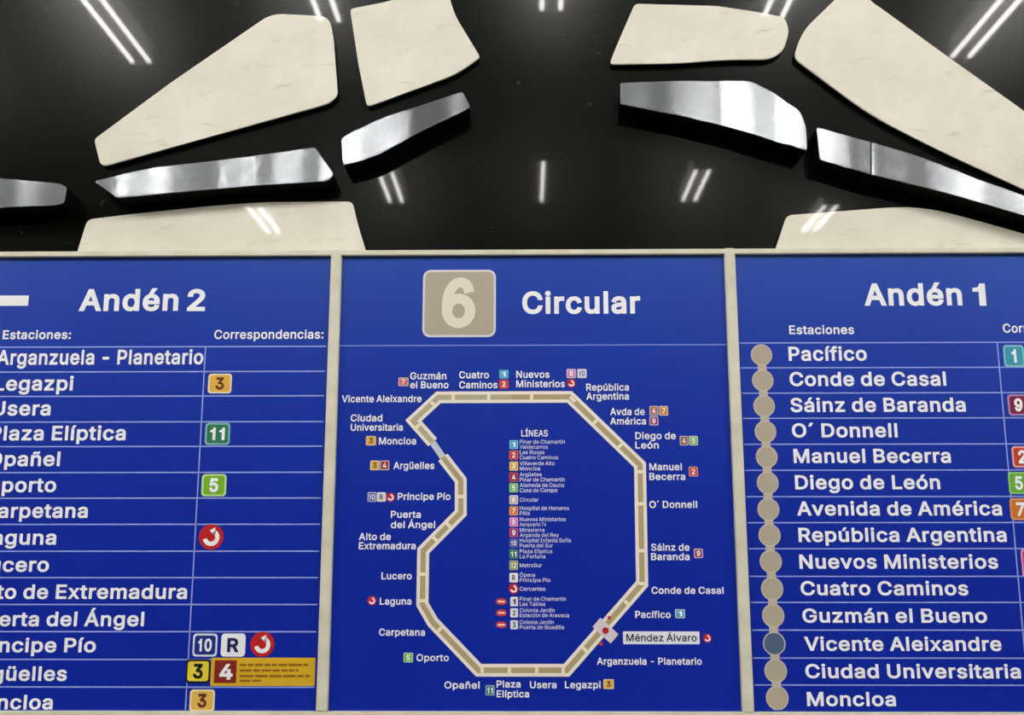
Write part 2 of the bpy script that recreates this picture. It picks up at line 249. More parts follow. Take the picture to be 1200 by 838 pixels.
g425|207,-151 180,-149 156,-146 134,-140 114,-132 97,-122 82,-110 70,-97 59,-84 51,-69 101,-41 122,-66 131,-74 142,-82 154,-88 169,-93 187,-96 207,-97 236,-95 261,-87 282,-75 298,-58 308,-34 311,-6 311,68 306,68 287,41 277,32 266,23 252,16 236,10 217,6 195,5 165,7 138,14 113,27 90,43 71,65 55,90 43,120 36,154 34,191 36,229 43,263 55,293 71,320 90,342 112,361 138,374 166,382 196,384 218,383 237,379 253,373 267,365 279,356 288,346 308,319 313,319 313,379 372,379 372,-9 370,-40 363,-67 350,-90 334,-109 314,-124 291,-136 265,-144 237,-149|205,59 227,61 246,66 264,75 278,87 290,103 300,121 307,142 311,166 312,193 311,219 307,242 300,264 291,283 279,299 264,312 247,322 227,328 205,330 182,328 163,322 145,312 130,298 118,282 109,262 102,241 98,218 96,193 98,167 102,144 109,123 118,104 131,88 145,76 163,66 183,61
h410|114,227 114,0 53,0 53,509 114,509 114,287 102,287 116,319 132,344 152,362 175,374 200,382 227,384 252,383 275,377 295,369 313,356 328,340 341,321 350,298 355,271 357,240 357,0 296,0 296,235 293,263 286,286 273,304 256,318 235,326 210,329 192,328 176,324 161,317 147,308 136,297 126,283 119,266 115,248
i167|53,0 53,379 114,379 114,0|84,443 73,444 63,448 54,455 47,463 43,472 41,483 43,494 47,504 54,512 63,518 73,522 84,524 95,522 105,518 114,512 121,504 125,494 126,483 125,472 121,463 114,455 105,448 95,444
l189|139,-2 112,0 91,8 74,20 62,37 55,59 53,84 53,509 114,509 114,99 114,83 117,71 120,62 126,57 135,53 146,52 160,53 170,54 181,3 162,-1
m610|53,0 53,379 112,379 112,295 108,295 114,314 122,331 132,346 144,358 158,368 172,376 187,382 203,385 219,386 245,383 268,375 287,361 303,342 314,320 321,295 312,295 318,312 326,329 337,343 350,356 364,366 381,375 398,381 417,385 437,386 458,385 478,380 497,372 514,361 529,346 541,328 550,307 555,283 557,255 557,0 496,0 496,254 493,279 485,298 473,313 456,323 438,329 419,330 402,329 387,326 374,320 363,312 353,302 345,290 340,277 336,263 335,247 335,0 274,0 274,260 272,280 265,297 253,311 238,322 220,328 199,330 185,329 171,326 158,320 145,312 135,302 126,289 119,274 115,257 114,238 114,0
n410|114,227 114,0 53,0 53,379 112,379 112,287 102,287 116,319 132,344 152,362 175,374 200,382 227,384 252,383 275,377 295,369 313,356 328,340 341,321 350,298 355,271 357,240 357,0 296,0 296,235 293,263 286,286 273,304 256,318 235,326 210,329 192,328 176,324 161,317 147,308 136,297 126,283 119,266 115,248
o415|207,-8 174,-5 144,3 117,16 93,35 72,58 56,85 44,116 37,150 34,187 37,225 44,260 56,291 72,318 93,341 117,360 144,374 174,382 207,384 241,382 271,374 299,360 323,341 343,318 359,291 371,260 379,225 381,187 379,150 371,116 359,85 343,58 323,35 299,16 271,3 241,-5|207,46 231,49 252,55 270,66 285,80 298,97 307,117 314,139 318,163 319,187 318,212 314,236 307,258 298,278 285,296 270,310 252,321 231,328 207,330 184,328 163,321 145,310 130,296 118,278 108,258 102,236 98,212 96,187 98,163 102,139 108,117 118,97 130,80 145,66 163,55 184,49
p424|53,-143 53,379 112,379 112,319 118,319 137,346 147,355 158,364 171,373 188,379 207,383 229,384 259,382 287,374 313,361 335,342 354,320 370,293 381,261 388,227 390,189 388,151 381,116 370,84 355,57 336,34 313,16 288,3 260,-6 229,-8 208,-7 189,-3 173,4 159,12 147,21 138,31 118,59 114,59 114,-143|220,47 242,49 262,55 279,66 294,80 306,97 316,117 323,139 327,163 328,189 327,215 323,239 316,261 307,281 295,298 280,311 262,322 243,328 220,330 198,328 178,322 161,312 147,299 134,282 125,263 118,241 114,216 113,189 114,162 118,138 125,115 135,95 147,78 162,65 179,55 198,49
r259|53,0 53,379 112,379 112,321 115,321 124,339 137,354 152,367 171,377 191,383 213,385 229,384 243,384 243,322 230,324 207,326 190,324 174,321 159,315 146,306 135,296 126,284 119,269 115,254 114,237 114,0
s365|182,-8 157,-7 133,-3 112,3 93,12 76,24 62,38 50,54 41,73 36,94 94,107 101,87 111,72 124,60 141,52 160,47 181,45 206,47 227,53 244,62 258,74 265,88 268,103 266,115 262,126 254,136 243,144 229,150 212,155 149,170 118,180 92,192 72,208 58,227 50,249 47,274 49,295 55,314 65,332 79,347 95,360 115,370 137,378 161,383 187,384 212,383 234,379 254,372 271,363 286,352 299,339 309,324 318,308 324,290 268,277 262,291 254,304 243,316 228,325 210,331 187,333 166,331 147,326 131,317 119,305 111,292 109,277 110,264 115,253 124,243 136,235 152,229 172,223 229,209 261,200 287,187 306,171 320,153 328,131 331,107 329,85 323,65 312,47 298,31 281,18 260,6 236,-2 210,-7
t227|204,379 204,327 6,327 6,379|65,471 126,471 126,98 127,83 130,70 136,61 144,55 156,51 170,50 185,51 202,54 213,2 192,-3 168,-4 138,-1 113,7 92,21 77,41 68,64 65,93
u410|182,-5 158,-3 135,2 115,11 97,23 82,39 69,59 60,82 54,109 53,139 53,379 114,379 114,144 116,117 124,94 137,75 154,61 175,53 200,50 218,51 234,55 249,62 263,71 274,83 283,97 290,113 295,132 296,153 296,379 357,379 357,0 298,0 298,92 307,92 294,60 277,35 257,17 234,5 209,-3
v389|163,0 17,379 84,379 165,155 173,132 180,110 187,87 206,21 184,21 203,87 209,110 216,132 224,155 305,379 371,379 226,0
x379|21,0 171,218 171,171 29,379 100,379 147,306 179,253 207,206 175,206 202,253 211,270 222,287 233,306 282,379 352,379 209,169 209,214 358,0 287,0 231,85 200,136 173,182 205,182 178,136 170,120 160,103 148,85 91,0
y389|47,-139 61,-86 71,-87 83,-89 94,-90 104,-89 113,-86 122,-81 130,-74 138,-64 145,-51 151,-36 163,-1 17,379 84,379 165,155 173,132 180,109 187,87 206,21 184,21 202,87 224,155 305,379 371,379 204,-58 196,-77 187,-93 177,-107 165,-119 153,-128 139,-136 125,-141 109,-144 91,-145 65,-143
z380|42,0 42,46 254,320 254,323 48,323 48,379 333,379 333,331 126,60 126,56 339,56 339,0
´219|54,429 102,529 170,529 104,429
Á480|16,0 201,509 276,509 463,0 395,0 287,302 264,372 232,478 245,478 213,371 191,302 85,0|110,142 110,199 370,199 370,142|213,558 260,659 329,659 263,558
Í300|31,0 31,57 118,57 118,452 31,452 31,509 269,509 269,452 183,452 183,57 269,57 269,0|124,558 171,659 240,659 174,558
Ó533|267,-7 225,-3 186,7 150,25 119,49 92,79 70,115 53,157 44,203 40,254 44,305 53,352 70,393 92,429 119,459 150,484 186,501 225,512 267,516 309,512 348,501 384,484 415,459 442,429 464,393 480,352 490,305 493,254 490,203 480,157 464,115 442,79 415,49 384,25 348,7 309,-3|267,53 296,55 324,63 349,76 372,94 392,116 408,144 420,176 428,213 430,254 428,295 420,332 408,365 392,392 372,415 349,433 324,446 296,453 267,456 237,453 210,445 184,433 161,415 142,392 125,364 113,332 106,295 103,254 106,213 113,176 125,144 142,117 161,94 184,76 210,63 237,55|240,558 288,659 356,659 290,558
á389|160,-9 137,-7 115,-3 94,5 76,15 60,29 48,45 38,63 32,84 30,108 32,128 36,146 43,161 53,174 64,184 78,193 92,200 108,206 125,211 178,220 234,227 247,229 257,231 265,235 271,240 274,246 276,255 276,257 275,272 272,285 267,297 260,307 251,315 240,322 227,327 212,330 196,331 178,330 163,327 149,322 137,316 127,309 118,301 110,292 104,283 100,274 41,291 51,313 64,331 79,346 95,358 114,368 133,375 153,380 173,383 194,384 208,384 223,382 239,379 255,375 271,369 286,360 300,350 312,336 322,320 330,301 335,278 337,251 337,0 277,0 277,52 272,52 267,43 260,34 252,25 242,16 229,8 215,1 199,-4 181,-7|170,45 192,47 211,51 228,59 242,68 254,80 263,93 270,108 274,122 276,138 276,190 272,187 267,184 259,182 231,176 200,171 175,168 161,166 147,163 134,159 122,153 112,147 103,139 97,130 93,118 92,105 93,93 96,82 102,72 109,64 119,57 130,52 142,48 156,46|162,429 210,529 278,529 212,429
é404|212,-8 177,-5 145,3 117,16 92,35 72,58 56,85 44,116 37,150 34,187 36,224 44,258 55,290 71,317 91,340 115,359 142,373 172,382 205,384 226,383 246,380 266,374 285,366 303,355 319,341 334,324 347,305 357,282 365,256 370,227 371,194 371,169 75,169 75,221 338,221 310,202 308,226 304,248 298,269 288,286 277,301 263,314 246,323 227,328 205,330 183,328 164,323 146,313 131,301 119,286 109,270 102,251 97,231 96,211 96,178 98,151 102,127 110,106 121,88 135,73 151,61 169,53 190,48 212,46 227,47 241,49 254,53 265,58 276,65 285,73 294,82 300,93 306,105 365,91 358,72 348,55 335,39 320,26 302,14 283,4 261,-3 237,-7|177,429 225,529 293,529 227,429
í167|53,0 53,379 114,379 114,0|57,429 104,529 173,529 107,429
ñ410|114,227 114,0 53,0 53,379 112,379 112,287 102,287 116,319 132,344 152,362 175,374 200,382 227,384 252,383 275,377 295,369 313,356 328,340 341,321 350,298 355,271 357,240 357,0 296,0 296,235 293,263 286,286 273,304 256,318 235,326 210,329 192,328 176,324 161,317 147,308 136,297 126,283 119,266 115,248|250,446 241,447 233,448 225,450 202,460 182,470 176,473 171,474 167,475 161,474 157,471 153,466 151,460 149,454 149,448 106,448 108,467 113,484 120,498 131,509 144,516 161,518 169,518 178,516 185,514 207,504 226,494 231,491 237,490 243,490 248,490 253,492 256,496 259,501 261,508 262,517 304,517 302,497 297,480 289,466 278,455 265,448
ó415|207,-8 174,-5 144,3 117,16 93,35 72,58 56,85 44,116 37,150 34,187 37,225 44,260 56,291 72,318 93,341 117,360 144,374 174,382 207,384 241,382 271,374 299,360 323,341 343,318 359,291 371,260 379,225 381,187 379,150 371,116 359,85 343,58 323,35 299,16 271,3 241,-5|207,46 231,49 252,55 270,66 285,80 298,97 307,117 314,139 318,163 319,187 318,212 314,236 307,258 298,278 285,296 270,310 252,321 231,328 207,330 184,328 163,321 145,310 130,296 118,278 108,258 102,236 98,212 96,187 98,163 102,139 108,117 118,97 130,80 145,66 163,55 184,49|181,429 228,529 297,529 231,429
ú410|182,-5 158,-3 135,2 115,11 97,23 82,39 69,59 60,82 54,109 53,139 53,379 114,379 114,144 116,117 124,94 137,75 154,61 175,53 200,50 218,51 234,55 249,62 263,71 274,83 283,97 290,113 295,132 296,153 296,379 357,379 357,0 298,0 298,92 307,92 294,60 277,35 257,17 234,5 209,-3|178,429 226,529 294,529 228,429
ü410|182,-5 158,-3 135,2 115,11 97,23 82,39 69,59 60,82 54,109 53,139 53,379 114,379 114,144 116,117 124,94 137,75 154,61 175,53 200,50 218,51 234,55 249,62 263,71 274,83 283,97 290,113 295,132 296,153 296,379 357,379 357,0 298,0 298,92 307,92 294,60 277,35 257,17 234,5 209,-3|277,443 266,444 257,448 248,455 242,463 238,472 236,483 238,494 242,503 248,512 257,518 266,522 277,523 287,522 297,518 305,512 312,503 316,494 317,483 316,472 312,463 305,455 297,448 287,444|133,443 123,444 113,448 104,455 98,463 94,472 93,483 94,494 98,503 104,512 113,518 123,522 133,523 144,522 153,518 162,512 168,503 172,494 173,483 172,472 168,463 162,455 153,448 144,444
 188|"""
ALPHA = {}
for _l in GLYPHS.split('\n'):
    _c, _r = _l[0], _l[1:].split('|')
    ALPHA[_c] = (int(_r[0]), [[tuple(map(int, q.split(','))) for q in lp.split(' ')] for lp in _r[1:] if lp])
def _ring(cx, cy, rx, ry, cw):
    P = [(cx+rx*math.cos(2*math.pi*i/28), cy+ry*math.sin(2*math.pi*i/28)) for i in range(28)]
    return P[::-1] if cw else P
def _stroke(line, wd):
    L = [Vector(p) for p in line]; A_, B_ = [], []
    for i, p in enumerate(L):
        d = (L[min(i+1, len(L)-1)]-L[max(i-1, 0)]).normalized(); n = Vector((-d.y, d.x))*wd/2
        A_.append((p+n)[:]); B_.append((p-n)[:])
    return A_+B_[::-1]
_top = max(p[1] for lp in ALPHA['d'][1] for p in lp)
ALPHA['l'] = (176, [[(57, 0), (57, _top), (118, _top), (118, 0)]])
ALPHA['1'] = (330, [[(150, 0), (150, 352), (52, 352), (52, 398), (100, 406), (136, 428), (156, 462), (166, 509), (211, 509), (211, 0)]])
_six = [_ring(203, 160, 157, 167, True), _ring(203, 160, 96, 108, False),
        _stroke([(77, 165), (76, 230), (81, 290), (93, 345), (114, 398), (144, 443), (180, 471), (215, 481), (250, 476), (283, 456), (304, 424), (313, 388)], 61)]
ALPHA['6'] = (412, _six)
ALPHA['9'] = (412, [[(406-x, 509-y) for x, y in lp] for lp in _six])
ALPHA[' '] = (int(ALPHA[' '][0]*.8), [])
def fatten(loop, d):
    n = len(loop); out = []
    for i in range(n):
        p0, p, p1 = Vector(loop[i-1]), Vector(loop[i]), Vector(loop[(i+1) % n])
        a, b = (p-p0).normalized(), (p1-p).normalized()
        n0, n1 = Vector((-a.y, a.x)), Vector((-b.y, b.x))
        m_ = n0+n1
        if m_.length < .3: m_ = n0
        m_.normalize(); k = d/max(.55, m_.dot(n0)); out.append((p+m_*k)[:])
    return out
def inside(loops, x, y):          # winding number of the fattened loops round a point
    w_ = 0
    for P in loops:
        for i in range(len(P)):
            (x0, y0), (x1, y1) = P[i-1], P[i]
            if (y0 <= y) != (y1 <= y):
                if x0+(y-y0)*(x1-x0)/(y1-y0) > x: w_ += 1 if y1 > y0 else -1
    return w_ != 0
_gc = {}
def _area(P): return sum(P[i-1][0]*P[i][1]-P[i][0]*P[i-1][1] for i in range(len(P)))/2
def one_glyph(ch, bold):
    k = (ch, bold)
    if k not in _gc:
        L = [fatten(lp, bold*1000) for lp in ALPHA[ch][1]]
        vs, es = [], []
        for P in L:
            n0 = len(vs); vs += [Vector(p) for p in P]; es += [(n0+i, n0+(i+1) % len(P)) for i in range(len(P))]
        if vs:
            r = delaunay_2d_cdt(vs, es, [], 0, 0.01); V = r[0]
            fs = [tuple(f) for f in r[2] if inside(L, sum(V[i].x for i in f)/3+.013, sum(V[i].y for i in f)/3+.017)]
        else: V, fs = [], []
        _gc[k] = (V, fs)
    return _gc[k]
_tc = {}
def glyphs(text, bold):
    k = (text, bold)
    if k not in _tc:
        x = 0; vs, fs = [], []
        for ch in text:
            V, F = one_glyph(ch, bold); n0 = len(vs)
            vs += [Vector(((v.x+x)/1000, v.y/1000)) for v in V]; fs += [tuple(n0+i for i in f) for f in F]
            x += ALPHA[ch][0]+bold*1400
        x0, x1 = min(v.x for v in vs), max(v.x for v in vs); z0, z1 = min(v.y for v in vs), max(v.y for v in vs)
        _tc[k] = (vs, fs, x0, x1, z0, z1)
    return _tc[k]
CAPH = {}
def caph(bold):
    if bold not in CAPH: g = glyphs('H', bold); CAPH[bold] = (g[4], g[5])
    return CAPH[bold]
def text(pr, s, x0, x1, zb, h, bold=0.014):
    # letters from x0 to x1 on the wall, standing on zb, capitals h high
    vs, fs, a, b, _, _ = glyphs(s, bold); lo, hi = caph(bold)
    kx = (x1-x0)/(b-a); kz = h/(hi-lo)
    nv = [pr.bm.verts.new((x0+(v.x-a)*kx, pr.y, zb+(v.y-lo)*kz)) for v in vs]
    for f in fs:
        try: pr.bm.faces.new([nv[i] for i in f])
        except ValueError: pass

# ------------------------------------------------------------------ the setting
CEIL = 4.60
def struct(name, ext, material):
    o = box(name, ext, material); tag(o, kind='structure'); return o
floor_m = mat('grey_terrazzo', rgb(96, 94, 90), 0.4)
lk(floor_m, ramp(floor_m, noise(floor_m, 60, 3), [(0.35, rgb(80, 78, 75)), (0.65, rgb(108, 106, 102))]), bsdf(floor_m).inputs['Base Color'])
ceil_m = mat('dark_grey_ceiling', rgb(70, 70, 68), 0.8, 0.2)
lk(ceil_m, ramp(ceil_m, noise(ceil_m, 4, 3), [(0.3, rgb(64, 64, 62)), (0.7, rgb(76, 76, 73))]), bsdf(ceil_m).inputs['Base Color'])
far_m = mat('dark_grey_wall', rgb(70, 70, 70), 0.7, 0.2)
lk(far_m, ramp(far_m, noise(far_m, 3, 3), [(0.3, rgb(62, 62, 62)), (0.7, rgb(76, 76, 75))]), bsdf(far_m).inputs['Base Color'])
wall = struct('wall_back', (-9, 9, 0, 0.2, -0.1, CEIL+0.1), granite)
struct('floor', (-9, 9, -10, 0, -0.1, 0), floor_m)
struct('ceiling', (-9, 9, -10, 0, CEIL, CEIL+0.1), ceil_m)
struct('wall_front', (-9, 9, -10.2, -10, -0.1, CEIL+0.1), far_m)
struct('wall_left', (-9.2, -9, -10.2, 0.2, -0.1, CEIL+0.1), far_m)
struct('wall_right', (9, 9.2, -10.2, 0.2, -0.1, CEIL+0.1), far_m)

# ------------------------------------------------------------------ cream slabs and steel strips set on the black wall
T_STONE, T_STEEL = 0.014, 0.056
def slab(pts, label, r=4):
    P = [at(x, y, -T_STONE) for x, y in rounded(pts, r)]
    c = (sum(p[0] for p in P)/len(P), 0, min(p[1] for p in P))
    t = empty('stone_slab', c, label, 'stone slab', 'cream stone slabs of the wall decoration')
    prism('backing', P, 0, -T_STONE+0.004, backing, t, label='black edge behind the cream face')
    prism('face', P, -T_STONE+0.004, -T_STONE, stone, t, 0.0012)
def strip(pts, label, r=2, plates=None):
    P = [at(x, y, -T_STEEL) for x, y in rounded(pts, r)]
    c = (sum(p[0] for p in P)/len(P), 0, min(p[1] for p in P))
    t = empty('steel_strip', c, label, 'metal strip', 'brushed steel strips of the wall decoration')
    prism('backing', P, 0, -T_STEEL+0.003, backing, t, label='thick black body behind the steel face')
    for q in (plates or [pts]):
        Q = [at(x, y, -T_STEEL) for x, y in rounded(q, r)]
        prism('face_plate', Q, -T_STEEL+0.003, -T_STEEL, steel, t, 0.0012)

slab([(318, 15.5, 14), (386, 19, 12), (391, 46), (396, 112, 16), (385, 121.5, 12), (250, 159), (118, 196, 9), (110, 163, 5), (200, 97)],
     'large cream stone slab with long sloping upper edge at upper left of the wall')
slab([(410, 10, 5), (450, 3, 30), (480, -6, 30), (524, -12, 5), (533, 18, 20), (563, 67, 4), (535, 87, 40), (480, 107), (430, 125.5, 6), (420, 75)],
     'squarish cream stone slab directly above the shortest curved steel strip')
slab([(744, 4, 5), (840, 7), (880, 13), (920, 20, 12), (925, 36, 8), (918, 60, 10), (902, 69.5, 12), (845, 70, 30), (800, 74, 30), (714, 75.5, 6), (722, 55, 20)],
     'smallest cream stone slab, a flat quadrilateral at the top right of centre')
slab([(945, 32, 16), (978, 0, 6), (990, -12, 6), (1008, -12, 6), (1022, 2, 10), (1110, 66), (1200, 130), (1236, 156, 10), (1240, 240, 10), (1200, 222, 30), (1100, 176, 30), (1020, 135, 30), (930, 68, 8), (936, 48, 10)],
     'largest cream stone slab, running down to the right edge of the photo')
slab([(102, 257, 7), (150, 251.5), (230, 243, 30), (300, 237, 30), (413, 236, 6), (419, 262, 20), (430, 298), (455, 385, 10), (60, 385, 10), (90, 297)],
     'low cream stone slab cut off behind the top of the left blue panel')
slab([(922, 252, 7), (1000, 246.5), (1045, 243, 30), (1078, 243, 30), (1110, 249, 30), (1150, 260), (1200, 274), (1262, 293, 8), (1270, 385, 10), (880, 385, 10), (908, 294)],
     'low cream stone slab cut off behind the top of the right blue panel')
strip([(-62, 202), (0, 209), (70, 215, 6), (78, 219, 4), (75, 238, 3), (66, 240.5, 5), (0, 243), (-62, 247)],
      'dull grey steel strip cut by the left edge of the photo')
strip([(110, 212, 3), (178, 196.5, 20), (275, 186, 20), (369, 172.5, 3), (391, 204, 4), (384, 212, 4), (300, 217), (220, 224), (137, 231.5, 2)],
      'long tapering steel strip below the large upper left stone slab')
strip([(400, 162, 2), (438, 141.5, 20), (480, 128, 20), (542, 107, 3), (551, 125, 3), (540, 132, 10), (487, 157, 20), (450, 178, 20), (425, 188, 10), (402, 193.5, 2)],
      'shortest steel strip, curving up under the squarish stone slab')
strip([(727, 97, 2), (784, 95), (880, 95, 3), (905, 108), (938, 131, 4), (944.5, 148, 3), (946, 176, 3), (910, 166), (860, 150, 20), (800, 136), (727, 122, 2)],
      'broad kinked steel strip below the smallest stone slab')
pE = [(957, 149, 2), (1021, 166.5), (1077, 183, 20), (1140, 208), (1200, 229.5), (1262, 250, 3), (1262, 271, 3), (1200, 252), (1100, 223, 20), (1021, 204.5), (961, 187, 2)]
strip(pE, 'two-plate steel strip sloping down to the right edge of the photo', plates=[
    [(957, 149, 2), (1020.3, 166.3, 1), (1020.3, 204.3, 1), (961, 187, 2)],
    [(1021.7, 166.7, 1), (1077, 183, 20), (1140, 208), (1200, 229.5), (1262, 250, 3), (1262, 271, 3), (1200, 252), (1100, 223, 20), (1021.7, 204.7, 1)]])

# ------------------------------------------------------------------ the sign frame
YB, YP, YF = -T_STONE, -0.026, -0.036      # back, panel face, frame face
xl = (at(394, 300, YF)[0]+at(377, 832, YF)[0])/2; xr = (at(855, 294, YF)[0]+at(877, 832, YF)[0])/2
pitch_x = xr-xl; mw = 0.0208
zt = at(620, 292.3, YF)[1]; zb = at(620, 834.5, YF)[1]; rail = 0.0105; brail = 0.022
fr = empty('sign_frame', (xl+pitch_x/2, YB, zb-brail), 'cream metal frame holding the three blue direction panels on the wall', 'sign frame')
X0, X1 = xl-pitch_x, xr+pitch_x
box('top_rail', (X0-mw/2, X1+mw/2, YF, YB, zt-rail, zt), frame_m, fr, 0.0012)
box('bottom_rail', (X0-mw/2, X1+mw/2, YF, YB, zb-brail, zb), frame_m, fr, 0.0012)
for x in (X0, xl, xr, X1):
    box('mullion', (x-mw/2, x+mw/2, YF-0.001, YB, zb, zt-rail if x in (X0, X1) else zt+0.001), frame_m, fr, 0.0016)

def panel(xa, xb, label):
    xa += mw/2; xb -= mw/2
    t = empty('direction_panel', ((xa+xb)/2, YB, zb), label, 'sign panel', 'blue direction panels in the cream frame')
    box('board', (xa, xb, YP, YB, zb, zt-rail), blue, t)
    return t, xa, xb
Y0, Y1, Y2, Y3, Y4 = YP-0.00012, YP-0.0003, YP-0.0006, YP-0.0009, YP-0.0012
def A(px, py): return at(px, py, YP)

def label_text(parent, name, lines, color=WHITE, bold=0.014, y=Y2):
    # lines: (string, x left, x right, baseline, capital height) in photo points
    pr = Print(y)
    for s, a, b, base, h in lines:
        xa, z = A(a, base); xb, _ = A(b, base); ht = A(a, base-h)[1]-z
        text(pr, s, xa, xb, z, ht, bold)
    return pr.build(name, color, parent)

def badge(parent, px0, py0, px1, py1, fill, txt=None, rim=None, tc=WHITE, name='line_badge', r=.16, tw=.5, th=.62, bold=.03, rw=.085):
    x0, z1 = A(px0, py0); x1, z0 = A(px1, py1); W = x1-x0; Hh = z1-z0; rr = min(W, Hh)*r
    pr = Print(Y1); pr.rrect(x0, z0, x1, z1, rr); b = pr.build(name, rim or fill, parent)
    if rim:
        e = min(W, Hh)*rw; pr = Print(Y2); pr.rrect(x0+e, z0+e, x1-e, z1-e, rr*.7); pr.build('badge_field', fill, b)
    if txt:
        cx, cz = (x0+x1)/2, (z0+z1)/2; pr = Print(Y3)
        text(pr, txt, cx-W*tw/2, cx+W*tw/2, cz-Hh*th/2, Hh*th, bold); pr.build('numeral', tc, b)
    return b
def swirl(parent, cx, cy, rp, name='commuter_rail_badge'):
    x, z = A(cx, cy); R = A(cx+rp, cy)[0]-x
    pr = Print(Y1); pr.disc(x, z, R); b = pr.build(name, (190, 26, 30), parent)
    pr = Print(Y2)
    arc = [(x+R*.50*math.cos(math.radians(a)), z-R*.05+R*.50*math.sin(math.radians(a))) for a in range(-168, 75, 9)]
    pr.band(arc, R*.34)
    ex, ez = arc[-1]; pr.poly([(ex+R*.1, ez-R*.32), (ex+R*.1, ez+R*.36), (ex-R*.36, ez+R*.10)])
    pr.build('curved_arrow', WHITE, b)
RULE = (150, 168, 234)
def rules(parent, xa, xb, ys, pxm, th=0.0023):
    pr = Print(Y0)
    for y in ys:
        z = A(pxm, y)[1]; pr.rect(xa, z-th/2, xb, z+th/2)
    return pr.build('row_lines', RULE, parent)

# ------------------------------------------------------------------ left panel
L, la, lb = panel(X0, xl, 'left blue direction panel for platform two with the white arrow stub')
label_text(L, 'title', [('Andén', 92, 208.5, 364.7, 25.7)], bold=.026)
label_text(L, 'platform_number', [('2', 219, 240, 364.7, 25.7)], bold=.026)
ysL = [406.4, 435.6, 464.2, 494.4, 523.2, 553.7, 583.8, 614.5, 646, 677, 708.5, 740.3, 773, 805.3]
rules(L, la+0.02, lb-0.006, ysL, 200)
pr = Print(Y0); cx = (A(241.5, 407)[0]+A(216.5, 836)[0])/2; pr.rect(cx-.0011, zb+.002, cx+.0011, A(241, 406.4)[1]); pr.build('column_line', RULE, L)
label_text(L, 'column_heading', [('Estaciones:', 3, 83, 397.6, 10.4)], bold=.020)
label_text(L, 'column_heading', [('Correspondencias:', 251, 379, 397.4, 10.6)], bold=.016)
pr = Print(Y2)
xa, z1 = A(-34, 346.6); xb, z0 = A(33, 358.4); pr.rect(xa, z0, xb, z1)
zc = (z0+z1)/2; hh = (z1-z0)*1.75; pr.poly([(xa-.036, zc), (xa+.004, zc-hh), (xa+.004, zc+hh)])
pr.build('direction_arrow', WHITE, L)
xstart = A(-4, 427)[0]
rowsL = [('Arganzuela - Planetario', 238, 427), ('Legazpi', 85.5, 457.8), ('Usera', 59, 487), ('Plaza Elíptica', 147, 516), ('Opañel', 70, 546.3),
         ('Oporto', 65.5, 576.8), ('Carpetana', 102.5, 607), ('Laguna', 65.5, 638.4), ('Lucero', 57, 670.2), ('Alto de Extremadura', 219, 702),
         ('Puerta del Ángel', 168.5, 734), ('Príncipe Pío', 112, 764.6), ('Argüelles', 78, 798), ('Moncloa', 61.5, 831.5)]
for s, rx, base in rowsL:
    xb, z = A(rx, base); h = (A(100, base-17)[1]-z)
    pr = Print(Y2); text(pr, s, xstart, xb, z, h, .021); pr.build('station_name', WHITE, L)
badge(L, 244.5, 438, 271, 461, (226, 176, 66), '3', rim=(240, 222, 190), tc=(96, 44, 30), tw=.36)
badge(L, 241, 495.5, 269, 521.5, (38, 120, 84), '11', rim=(126, 182, 180), tw=.58, th=.56)
badge(L, 237, 555.6, 264.6, 581.7, (118, 178, 40), '5', rim=(190, 224, 150), tw=.36)
swirl(L, 247.6, 629.3, 14.6)
badge(L, 226.7, 742.5, 254, 769.5, (24, 44, 130), '10', rim=(216, 222, 240), tw=.56, th=.56)
badge(L, 259.7, 742.5, 287, 769.5, (240, 242, 246), 'R', tc=(20, 28, 84), tw=.48)
swirl(L, 307.5, 755, 14.2)
badge(L, 218.4, 772.6, 246, 800.7, (226, 206, 60), '3', rim=(30, 26, 30), tc=(18, 16, 18), tw=.40)
st = badge(L, 248, 770.8, 368.8, 804, (214, 172, 36), name='notice_sticker', r=.04)
st['label'] = 'yellow service notice sticker'
def on(parent, name, builder, color):
    pr = Print(Y3); builder(pr); return pr.build(name, color, parent)
def b4(pr):
    x0, z1 = A(252, 773.8); x1, z0 = A(276.5, 800.3); pr.rect(x0, z0, x1, z1)
on(st, 'badge_field', b4, (132, 34, 28))
pr = Print(Y4); xa, z = A(257, 796.5); xb, _ = A(272.5, 796.5); text(pr, '4', xa, xb, z, A(257, 778)[1]-z, .03); pr.build('numeral', WHITE, st)
def small(pr):
    random.seed(4)
    for y, xe in ((780.5, 361), (787, 350), (793.5, 363), (799, 306)):   # lines too small to read: rows of word-long dashes
        x = 281.0
        while x < xe:
            wv = random.uniform(5, 17); q = min(x+wv, xe)
            a, z1 = A(x, y-2.6); b, z0 = A(q, y); pr.rect(a, z0, b, z1); x = q+1.8
on(st, 'fine_print', small, (150, 104, 26))
badge(L, 223, 808, 251, 834.2, (222, 180, 84), '3', rim=(236, 220, 176), tc=(104, 46, 28), tw=.36)

# ------------------------------------------------------------------ right panel
R_, ra, rb = panel(xr, X1, 'right blue direction panel for platform one with the chain of grey dots')
label_text(R_, 'title', [('Andén', 1013, 1128, 358.4, 26.2)], bold=.026)
label_text(R_, 'platform_number', [('1', 1141, 1156, 358.4, 26.2)], bold=.026)
ysR = [401.6, 430.8, 460.5, 490, 520.5, 551, 582, 612.5, 643, 675.5, 706, 738.5, 771.3, 803]
rules(R_, ra+.004, rb-.01, ysR, 1020, .0021)
pr = Print(Y0); cx = (A(1169, 402)[0]+A(1198, 738)[0])/2; pr.rect(cx-.0011, zb+.002, cx+.0011, A(1169, 401.6)[1]); pr.build('column_line', RULE, R_)
label_text(R_, 'column_heading', [('Estaciones', 925, 1001, 391.8, 10.4)], bold=.016)
label_text(R_, 'column_heading', [('Correspondencias', 1175.5, 1297, 390, 10.6)], bold=.016)
